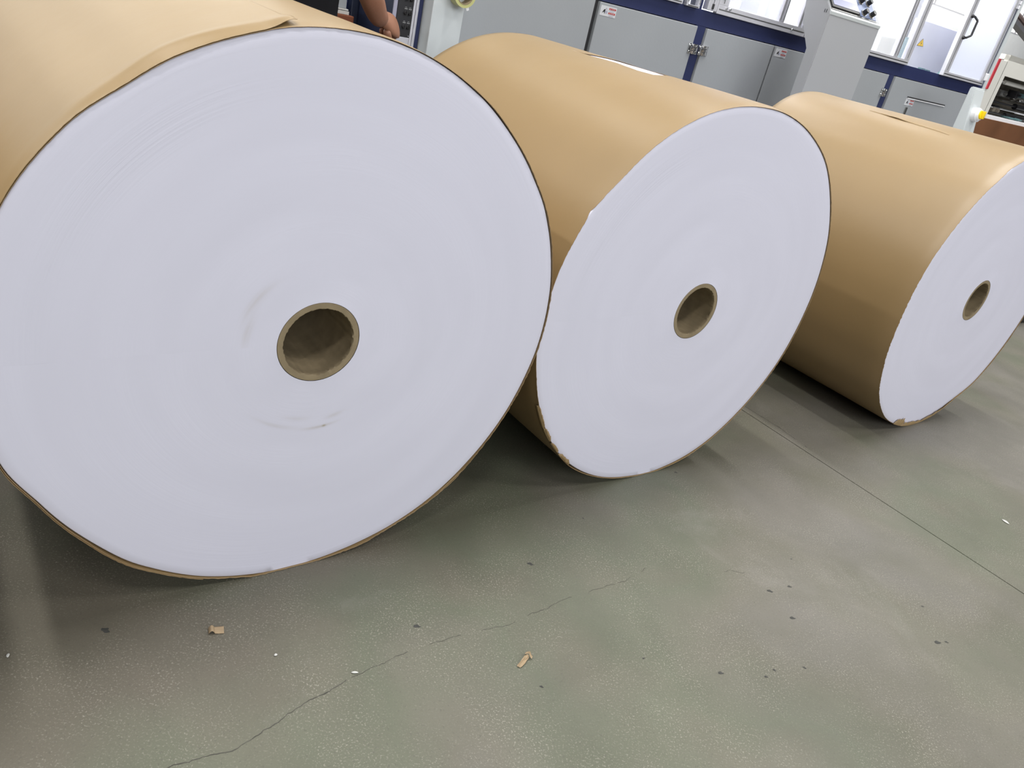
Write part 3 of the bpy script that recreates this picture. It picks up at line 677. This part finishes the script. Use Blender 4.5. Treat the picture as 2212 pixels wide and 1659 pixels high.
# ------------------------------------------------------------------ left end: navy housing, operator panel, pale column, tape
nh = HallThing('machine_housing', 'dark navy machine housing behind the operator, left of the pale column', 'machine', (1.75, 3.9, 0))
nh.box('housing', 1.46, 1.92, 3.56, 4.4, 0, 1.95, M['blue_dark'], .006)
nh.box('side_cover', 1.385, 1.46, 3.60, 4.3, .1, 1.9, M['blue'], .004)
cp = HallThing('control_box', 'tall operator control box with black switch panel, silver trim and navy edge', 'control panel', (1.56, 3.3, 0))
cp.box('cabinet', 1.488, 1.596, 3.195, 3.54, .0, 1.95, M['blue_dark'], .003)
cp.box('edge_trim', 1.488, 1.5025, 3.189, 3.2, .0, 1.95, M['lilac'], .002)
cp.box('navy_edge', 1.5955, 1.6145, 3.187, 3.5, .0, 1.95, M['blue'], .002)
bm = bmesh.new(); add_box(bm, 1.572, 1.583, 3.186, 3.2, .9, 1.95, 0, .002); add_box(bm, 1.584, 1.595, 3.183, 3.2, .9, 1.95, 0, .002); add_box(bm, 1.486, 1.572, 3.188, 3.2, 1.035, 1.068, 0, .002)
cp.part('silver_trim', bm, M['alu'])
pl = cp.box('switch_plate', 1.503, 1.570, 3.186, 3.2, 1.069, 1.62, M['black'], .001)
for r_ in range(9):
    for c_ in range(2):
        z = 1.108 + r_ * .0525; u = 1.540 + c_ * .019
        bm = bmesh.new(); add_tube(bm, (u, 3.186, z), (u, 3.176, z), .0085, .0075, 12); add_box(bm, u - .002, u + .002, 3.168, 3.178, z - .008, z + .008); cp.part('switch', bm, M['gap'], pl, True, 40)
        bm = bmesh.new(); add_box(bm, u - .007, u + .006, 3.1845, 3.187, z + .013, z + .0175); add_box(bm, u - .005, u + .003, 3.1845, 3.187, z + .020, z + .022); cp.part('switch_label', bm, M['steel'], pl)
bm = bmesh.new(); add_tube(bm, (1.5655, 3.186, 1.075), (1.5655, 3.183, 1.075), .0025, .0025, 8); cp.part('screw', bm, M['chrome'], pl)

cl = HallThing('machine_column', 'pale grey square column beside the operator panel with a tape roll on it', 'column', (1.69, 3.25, 0))
bm = bmesh.new(); add_box(bm, 1.617, 1.925, 3.105, 3.398, 0, 2.3, 0, .004)
for v in bm.verts:
    if v.co.x > 1.8: v.co.x = 1.760 if v.co.y < 3.25 else 1.92
cl.part('column_shell', bm, M['pale'])
bm = bmesh.new(); add_tube(bm, (1.764, 3.12, 1.258), (1.764, 3.09, 1.258), .004, .006, 8); cl.part('screw', bm, M['steel'])
tp = HallThing('tape_roll', 'yellow-green adhesive tape roll hanging on the pale column', 'tape', (1.722, 3.07, 1.278))
bm = bmesh.new(); segs = 40
for (r0, r1, n0, n1, nm, m) in ((.038, .0500, 3.046, 3.092, 'tape', 'tape'), (.0345, .038, 3.045, 3.093, 'cardboard_core', 'tube')):
    bm = bmesh.new(); rr = [[bm.verts.new((1.722 + r * math.cos(2 * PI * i / segs), n_, 1.278 + r * math.sin(2 * PI * i / segs))) for i in range(segs)] for (r, n_) in ((r0, n0), (r1, n0), (r1, n1), (r0, n1))]
    for a, b in zip(rr, rr[1:] + rr[:1]):
        for i in range(segs): bm.faces.new((a[i], a[(i + 1) % segs], b[(i + 1) % segs], b[i]))
    tp.part(nm, bm, M[m], None, True, 40)
bm = bmesh.new(); add_tube(bm, (1.722, 3.035, 1.309), (1.722, 3.106, 1.309), .0035, .0035, 8); tp.part('peg', bm, M['steel'], None, True)
bm = bmesh.new(); flat(bm, [(1.735, 1.230), (1.748, 1.236), (1.752, 1.224), (1.742, 1.219)], 3.05, 0); tp.part('loose_end', bm, M['white'])

# ------------------------------------------------------------------ freestanding console with touch screen
cs = HallThing('control_console', 'slim grey console with a sloping touch screen and knobs between the middle and right rolls', 'control console', (4.08, 3.02, 0))
bm = bmesh.new()
n0 = 2.95
add_prism(bm, [(n0, 0), (n0, 1.583), (n0 + .004, 1.600), (n0 + .16, 1.775), (n0 + .22, 1.775), (n0 + .155, 1.52), (n0 + .066, 1.40), (n0 + .064, 0)], 3.850, 4.318, 'x')
bmesh.ops.bevel(bm, geom=[e for e in bm.edges], offset=.0035, segments=2, affect='EDGES')
cs.part('pedestal', bm, M['console'])
bm = bmesh.new(); add_prism(bm, [(n0 - .002, 1.581), (n0 - .004, 1.596), (n0 + .006, 1.604), (n0 + .012, 1.602), (n0 + .01, 1.585)], 3.852, 4.316, 'x'); cs.part('front_lip', bm, M['pale'])
# parts on the slope: local (u, s) where s runs up the slope
sd = Vector((0, .156, .175)).normalized(); sn = Vector((0, -.175, .156)).normalized(); so = Vector((0, n0 + .004, 1.600))
def sbox(bm, u0, u1, s0, s1, h0, h1, mi=0):
    vs = []
    for h in (h0, h1):
        for (u, s) in ((u0, s0), (u1, s0), (u1, s1), (u0, s1)): vs.append(bm.verts.new(Vector((u, 0, 0)) + so + sd * s + sn * h))
    for f in ((3, 2, 1, 0), (4, 5, 6, 7), (0, 1, 5, 4), (1, 2, 6, 5), (2, 3, 7, 6), (3, 0, 4, 7)): bm.faces.new([vs[i] for i in f]).material_index = mi
bm = bmesh.new(); sbox(bm, 3.862, 4.285, .010, .225, 0, .003); pn = cs.part('steel_plate', bm, M['steel'])
bm = bmesh.new(); sbox(bm, 3.866, 4.118, .020, .222, .003, .010); bz = cs.part('screen_bezel', bm, M['black'])
bm = bmesh.new(); sbox(bm, 3.882, 4.114, .034, .078, .010, .0115, 0); sbox(bm, 3.882, 4.114, .078, .214, .010, .0115, 1)
cs.part('touch_screen', bm, [M['screenbar'], M['screen']], bz)
bm = bmesh.new(); sbox(bm, 4.126, 4.278, .016, .220, .003, .006); bp2 = cs.part('button_plate', bm, M['buttonplate'])
for r_ in range(3):
    for c_ in range(2):
        c = Vector((4.165 + c_ * .070, 0, 0)) + so + sd * (.040 + r_ * .072)
        bm = bmesh.new(); add_tube(bm, c + sn * .006, c + sn * .011, .0195, .018, 20, 1); add_tube(bm, c + sn * .011, c + sn * .034, .0145, .0135, 18, 0)
        cs.part('knob', bm, [M['black'], M['steel']], bp2, True, 40)
bm = bmesh.new(); add_tube(bm, (3.852, n0 + .045, 1.66), (3.845, n0 + .045, 1.66), .010, .012, 14); add_tube(bm, (3.846, n0 + .045, 1.66), (3.843, n0 + .045, 1.685), .006, .006, 8)
cs.part('side_lock', bm, M['steel'], None, True, 40)
bm = bmesh.new()
for k in range(2): add_box(bm, 3.8475, 3.853, n0 + .024 + k * .012, n0 + .026 + k * .012, 1.585, 1.602)
cs.part('vent_slot', bm, M['gap'])

# ------------------------------------------------------------------ pedestal with the emergency stop
es = HallThing('switch_pedestal', 'slim grey wedge-shaped pedestal with a white and yellow rotary switch at the right', 'pedestal', (5.73, 3.0, 0))
bm = bmesh.new(); add_prism(bm, [(3.035, 0), (3.035, 1.418), (3.026, 1.430), (3.004, 1.428), (3.000, 1.422), (2.950, 1.148), (2.90, .88), (2.90, 0)], 5.668, 5.806, 'x')
bmesh.ops.bevel(bm, geom=list(bm.edges), offset=.005, segments=2, affect='EDGES'); es.part('pedestal_shell', bm, M['pale'])
bm = bmesh.new(); c = Vector((5.742, 2.972, 1.262)); nn = Vector((0, -.98, .18)).normalized()
add_tube(bm, c, c + nn * .035, .046, .046, 32); add_tube(bm, c + nn * .035, c + nn * .050, .043, .034, 32); sw = es.part('switch_body', bm, M['white'], None, True, 30)
bm = bmesh.new(); add_tube(bm, c + nn * .05, c + nn * .058, .029, .027, 28)
a = c + nn * .066
for k in range(1):
    add_box(bm, a.x - .008, a.x + .008, a.y - .012, a.y + .012, a.z - .025, a.z + .025, 0, .004)
es.part('rotary_grip', bm, M['yellow'], sw, True, 40, label='yellow grip')

# ------------------------------------------------------------------ cream machine beyond the right end
cm = HallThing('cream_machine', 'cream machine with red stripe and open roller bay at the far right', 'machine', (7.6, 4.1, 0))
cm.box('side_cheek', 6.955, 7.105, 3.60, 4.7, 0, 1.69, M['cream'], .004)
cm.box('red_stripe', 6.952, 6.985, 3.592, 3.602, 1.458, 1.690, M['red'], .002)
cm.box('seam', 7.105, 7.112, 3.603, 3.7, 0, 1.69, M['gap'], 0)
bm = bmesh.new()
add_box(bm, 7.112, 9.4, 3.60, 3.64, 1.585, 1.74); add_box(bm, 7.112, 7.165, 3.60, 4.66, 1.10, 1.585); add_box(bm, 9.2, 9.4, 3.60, 4.66, 0, 1.585)
add_box(bm, 7.112, 9.4, 3.60, 4.66, 1.70, 1.74); add_box(bm, 7.112, 9.2, 4.62, 4.66, 0, 1.70)
cm.part('housing', bm, M['cream'])
cm.box('bay_floor', 7.165, 9.2, 3.60, 4.62, 1.22, 1.275, M['white'], .004)
cm.box('bay_lining', 7.166, 9.19, 4.02, 4.06, 1.275, 1.69, M['dirty'], 0)
cm.box('bay_side', 7.166, 7.18, 3.62, 4.35, 1.276, 1.58, M['dirty'], 0)
cm.box('brown_panel', 7.0, 9.2, 3.57, 3.60, .30, 1.245, M['brown'], .004)
for (a0, n_, z, r, m) in ((7.50, 3.75, 1.550, .018, 'cream'), (7.93, 3.78, 1.385, .026, 'black'), (7.74, 3.74, 1.298, .020, 'black'), (7.62, 3.75, 1.344, .005, 'chrome'), (7.93, 3.75, 1.338, .008, 'white'), (7.70, 3.80, 1.408, .005, 'steel'), (7.60, 3.95, 1.46, .022, 'steel')):
    bm = bmesh.new(); add_tube(bm, (a0, n_, z), (9.15, n_, z), r, r, 24); add_tube(bm, (7.18, n_, z), (a0, n_, z), r * .35, r * .35, 12)
    cm.part('roller', bm, M[m], None, True, 40)
for (u, n_, z, sx, sz, m) in ((7.62, 3.80, 1.44, .12, .05, 'steel'), (7.78, 3.74, 1.45, .05, .06, 'black'), (7.89, 3.72, 1.465, .14, .035, 'teal'), (7.50, 3.74, 1.30, .12, .04, 'dirty'), (7.86, 3.74, 1.43, .12, .025, 'steel'), (7.44, 3.86, 1.40, .16, .09, 'dirty'), (7.80, 3.70, 1.425, .05, .03, 'chrome'), (7.72, 3.68, 1.280, .25, .014, 'teal'), (7.66, 3.82, 1.30, .10, .06, 'black')):
    bm = bmesh.new(); add_box(bm, u, u + sx, n_, n_ + .08, z, z + sz, 0, .004); add_tube(bm, (u + sx / 2, n_ + .01, z + sz / 2), (u + sx / 2, n_ - .03, z + sz / 2), .012, .010, 12)
    cm.part('bearing_block', bm, M[m], None, True, 40)
for k in range(2):
    bm = bmesh.new(); pts = [(7.185 + k * .024 + .010 * math.sin(j * .6), 3.63, 1.375 + j * .010) for j in range(6)]; add_path(bm, pts, .005, 8)
    cm.part('hose', bm, M['chrome'], None, True, 60)

lc = HallThing('low_cabinet', 'low lilac-grey cabinet with a dark plinth just visible at the right edge', 'cabinet', (6.6, 2.7, 0))
lc.box('cabinet_body', 6.02, 7.3, 2.24, 3.1, .10, .42, M['lilac'], .006); lc.box('plinth', 6.0, 7.28, 2.26, 3.05, 0, .10, M['black'], .002)

cv = HallThing('inclined_conveyor', 'dark inclined conveyor beams above the cream machine at the top right', 'conveyor', (11.0, 5.6, 0))
for k, (dz, m, h) in enumerate(((.012, 'dirty2', .035), (-.024, 'rustgrey', .030), (-.055, 'dirty2', .030), (-.086, 'steelgrey', .045))):
    bm = bmesh.new(); z0 = 2.465 + dz; add_prism(bm, [(10.4, z0 + .27), (14.2, z0 - .603), (14.2, z0 - .603 - h), (10.4, z0 + .27 - h)], 5.95 - (k % 2) * .03, 6.03, 'y'); cv.part('beam', bm, M[m])
for u, zt in ((10.9, 2.4), (13.6, 1.85)): cv.box('leg', u, u + .08, 6.05, 6.15, 0, zt, M['steelgrey'])


# ------------------------------------------------------------------ cartons seen between the operator and the machine
ct = HallThing('carton', 'orange-brown carton standing between the operator and the navy machine', 'box', (1.30, 3.5, 0))
ct.box('box', 1.13, 1.412, 3.40, 3.60, 0, 1.094, M['carton'], .004)
bm = bmesh.new(); add_box(bm, 1.22, 1.24, 3.399, 3.40, .2, 1.09); ct.part('tape_strip', bm, M['tape'])
ps = tag(mesh_obj('paper_stack', (lambda b: (add_box(b, 1.15, 1.396, 3.42, 3.58, 1.0945, 1.108, 0, .001), add_box(b, 1.155, 1.392, 3.42, 3.58, 1.110, 1.116, 0, .001), [setattr(v, 'co', hall(*v.co)) for v in b.verts], b)[-1])(bmesh.new()), M['chip']), 'white paper stack on top of the orange-brown carton', 'paper')
gb = tag(mesh_obj('grey_box', (lambda b: (add_box(b, 1.16, 1.386, 3.43, 3.58, 1.1165, 1.19, 0, .003), [setattr(v, 'co', hall(*v.co)) for v in b.verts], b)[-1])(bmesh.new()), M['grey']), 'small grey box on the white paper stack beside the operator', 'box')

# ------------------------------------------------------------------ the operator
pr = HallThing('person', 'person in a black short-sleeved shirt reaching down to the switch panel', 'person', (.98, 2.98, 0))
def skin_mesh(name, nodes, edges, m, parent=None, sub=2, root=0, extra=None):
    me = bpy.data.meshes.new(name); me.from_pydata([Vector(n[:3]) - pr.b for n in nodes], edges, [])
    o = bpy.data.objects.new(name, me); col.objects.link(o); o.parent = parent or pr.o
    sk = o.modifiers.new('skin', 'SKIN'); sk.use_smooth_shade = True
    lay = me.skin_vertices[0].data if len(me.skin_vertices) else None
    for i, n in enumerate(nodes):
        r = n[3]; lay[i].radius = (r, n[4] if len(n) > 4 else r); lay[i].use_root = (i == root)
    ss = o.modifiers.new('sub', 'SUBSURF'); ss.levels = sub; ss.render_levels = sub
    dg = bpy.context.evaluated_depsgraph_get(); dg.update()
    em = bpy.data.meshes.new_from_object(o.evaluated_get(dg)); o.modifiers.clear(); o.data = em; em.materials.clear(); em.materials.append(m); em.shade_smooth(); bpy.data.meshes.remove(me); em.name = name
    return o
cx, cn = 1.003, 2.98
body_n = [(cx, cn, .92, .12, .09), (cx, cn, 1.08, .12, .085), (cx, cn, 1.25, .125, .085), (cx, cn, 1.40, .10, .075), (cx, cn, 1.49, .055, .055), (cx, cn + .01, 1.56, .055, .055),
     (cx - .16, cn, 1.42, .062), (cx - .22, cn + .01, 1.20, .048), (cx - .16, cn + .16, 1.02, .036), (cx - .13, cn + .22, 1.0, .034),
     (cx + .17, cn - .01, 1.44, .062), (1.258, 2.955, 1.245, .052), (1.302, 2.985, 1.190, .050), (1.356, 3.040, 1.137, .041), (1.392, 3.074, 1.122, .037),
     (cx - .10, cn, .86, .085), (cx - .11, cn - .01, .48, .06), (cx - .11, cn, .10, .042), (cx + .10, cn, .86, .085), (cx + .11, cn - .01, .48, .06), (cx + .11, cn, .10, .042)]
body_e = [(0, 1), (1, 2), (2, 3), (3, 4), (4, 5), (3, 6), (6, 7), (7, 8), (8, 9), (3, 10), (10, 11), (11, 12), (12, 13), (13, 14), (0, 15), (15, 16), (16, 17), (0, 18), (18, 19), (19, 20)]
bodyo = skin_mesh('body', body_n, body_e, M['skin'])
# right hand: palm and five fingers closed round a switch
def hand(name, w, d, nrm, side, curl, sc=1.0):
    """w wrist, d hand direction, nrm back-of-hand normal, side toward the thumb"""
    d = d.normalized(); nrm = (nrm - d * nrm.dot(d)).normalized(); side = d.cross(nrm).normalized() * side
    bm = bmesh.new()
    me_objs = []
    def seg(path, rads):
        prev = None; k = 12
        rings = []
        for i, p in enumerate(path):
            t_ = (path[min(i + 1, len(path) - 1)] - path[max(i - 1, 0)]).normalized(); a = t_.cross(side if abs(t_.dot(side)) < .9 else nrm).normalized(); b = t_.cross(a)
            rings.append([bm.verts.new(p + (a * math.cos(2 * PI * j / k) + b * math.sin(2 * PI * j / k)) * rads[i]) for j in range(k)])
        for a, b in zip(rings[:-1], rings[1:]):
            for j in range(k): bm.faces.new((a[j], a[(j + 1) % k], b[(j + 1) % k], b[j]))
        bm.faces.new(rings[0][::-1]); bm.faces.new(rings[-1])
    w0 = w
    # palm as a rounded slab
    prof = [(-.012, .026, .021), (.010, .030, .020), (.035, .038, .019), (.060, .042, .017), (.085, .041, .014), (.092, .036, .009)]
    k = 20; rings = []
    for (s, hw, ht) in prof:
        rings.append([bm.verts.new(w + d * s + side * hw * math.cos(2 * PI * j / k) + nrm * ht * math.sin(2 * PI * j / k) * (1 if math.sin(2 * PI * j / k) > 0 else .8)) for j in range(k)])
    for a, b in zip(rings[:-1], rings[1:]):
        for j in range(k): bm.faces.new((a[j], a[(j + 1) % k], b[(j + 1) % k], b[j]))
    bm.faces.new(rings[0][::-1]); bm.faces.new(rings[-1])
    for f_, (off, ln, r) in enumerate(((.030, .074, .0095), (.010, .082, .0100), (-.011, .077, .0095), (-.030, .060, .0085))):
        p = w + d * .078 + side * off; a = 0.25; path = [p - d * .02, p, ]; rd = [r * 1.05, r * 1.15]
        for j, fr_ in enumerate((.42, .32, .26)):
            a += curl * (1.0, 1.25, .8)[j]; q = (d * math.cos(a) - nrm * math.sin(a)) * ln * fr_
            path += [path[-1] + q * .5, path[-1] + q]; rd += [r * (.98 - .08 * j), r * (1.04 - .1 * j)]
        path.append(path[-1] + (d * math.cos(a) - nrm * math.sin(a)) * .004); rd.append(r * .45)
        seg(path, rd)
    p = w + d * .015 + side * .024 - nrm * .004
    path = [p, p + side * .018 + d * .022 - nrm * .010, p + side * .022 + d * .045 - nrm * .022, p + side * .012 + d * .062 - nrm * .034, p + side * .002 + d * .076 - nrm * .040, p + d * .080 - nrm * .041]
    seg(path, [.015, .0135, .0115, .0105, .009, .004])
    for v in bm.verts: v.co = w0 + (v.co - w0) * sc
    return bm
wr = Vector((1.394, 3.072, 1.126)); hd = Vector((.085, .055, -.022))
bm = hand('hand', wr, hd, Vector((.25, -.75, .55)), 1, 1.1, 1.18)
h = pr.part('hand', bm, M['skin'], bodyo, True); s_ = h.modifiers.new('sub', 'SUBSURF'); s_.levels = 1; s_.render_levels = 1
bm = hand('hand', Vector((cx - .13, cn + .22, 1.0)), Vector((.1, .5, -.1)), Vector((0, .1, 1)), 1, .3)
h = pr.part('hand', bm, M['skin'], bodyo, True)
# head with face
bm = bmesh.new(); hc = Vector((cx, cn + .02, 1.665)); fwd = Vector((.45, .85, -.25)).normalized(); sd_ = fwd.cross(Vector((0, 0, 1))).normalized(); uu = sd_.cross(fwd)
nu, nv = 28, 20; rings = []
for j in range(1, nv):
    v = PI * j / nv; ring = []
    for i in range(nu):
        a = 2 * PI * i / nu; x = math.sin(v) * math.cos(a); y = math.sin(v) * math.sin(a); z = math.cos(v)
        w_ = .075 * (1 - .22 * max(0, -z)); dpt = .095 * (1 - .10 * max(0, -z))
        f = y * dpt; s = x * w_; zz = z * .12
        if y > 0: f += .020 * math.exp(-(x / .14) ** 2 - ((z + .10) / .16) ** 2) + .006 * math.exp(-(x / .3) ** 2 - ((z + .48) / .06) ** 2) - .008 * (math.exp(-((abs(x) - .36) / .12) ** 2 - ((z - .06) / .10) ** 2)) + .008 * math.exp(-(x / .25) ** 2 - ((z + .78) / .12) ** 2)
        if abs(abs(x) - .98) < .06 and abs(z) < .25: s *= 1.14
        ring.append(bm.verts.new(hc + sd_ * s + fwd * f + uu * zz))
    rings.append(ring)
for a, b in zip(rings[:-1], rings[1:]):
    for i in range(nu): bm.faces.new((a[i], a[(i + 1) % nu], b[(i + 1) % nu], b[i]))
bm.faces.new(rings[0]); bm.faces.new(rings[-1][::-1]); hd_o = pr.part('head', bm, M['skin'], bodyo, True)
bm = bmesh.new(); rings = []
for j in range(0, 9):
    v = .06 + 1.75 * j / 8; ring = []
    for i in range(nu):
        a = 2 * PI * i / nu; x = math.sin(v) * math.cos(a); y = math.sin(v) * math.sin(a); z = math.cos(v)
        if y > 0: z = max(z, .42 + .1 * y)
        ring.append(bm.verts.new(hc + sd_ * x * .082 + fwd * y * .100 + uu * (z * .128)))
    rings.append(ring)
for a, b in zip(rings[:-1], rings[1:]):
    for i in range(nu): bm.faces.new((a[i], a[(i + 1) % nu], b[(i + 1) % nu], b[i]))
bm.faces.new(rings[0]); pr.part('hair', bm, M['hair'], bodyo, True)
shirt_n = [(cx, cn, .80, .185, .15), (cx, cn, 1.06, .176, .13), (cx, cn, 1.25, .175, .13), (cx, cn, 1.41, .15, .12), (cx, cn, 1.505, .082, .082),
           (cx - .17, cn, 1.42, .082), (cx - .215, cn + .005, 1.26, .070), (cx + .18, cn - .012, 1.43, .082), (1.238, 2.955, 1.278, .068), (1.245, 2.955, 1.262, .066)]
skin_mesh('shirt', shirt_n, [(0, 1), (1, 2), (2, 3), (3, 4), (3, 5), (5, 6), (3, 7), (7, 8), (8, 9)], M['cloth'])
tro_n = [(cx, cn, .98, .15, .12), (cx, cn, .90, .155, .125), (cx - .10, cn, .80, .105), (cx - .11, cn - .01, .48, .085), (cx - .11, cn, .09, .072), (cx + .10, cn, .80, .105), (cx + .11, cn - .01, .48, .085), (cx + .11, cn, .09, .072)]
skin_mesh('trousers', tro_n, [(0, 1), (1, 2), (2, 3), (3, 4), (1, 5), (5, 6), (6, 7)], M['denim'])
for s in (-.11, .11):
    bm = bmesh.new(); add_prism(bm, [(cn - .08, 0), (cn + .19, 0), (cn + .20, .03), (cn + .12, .065), (cn + .03, .10), (cn - .07, .10), (cn - .085, .03)], cx + s - .045, cx + s + .045, 'x')
    bmesh.ops.bevel(bm, geom=list(bm.edges), offset=.012, segments=2, affect='EDGES'); pr.part('shoe', bm, M['black'], None, True)
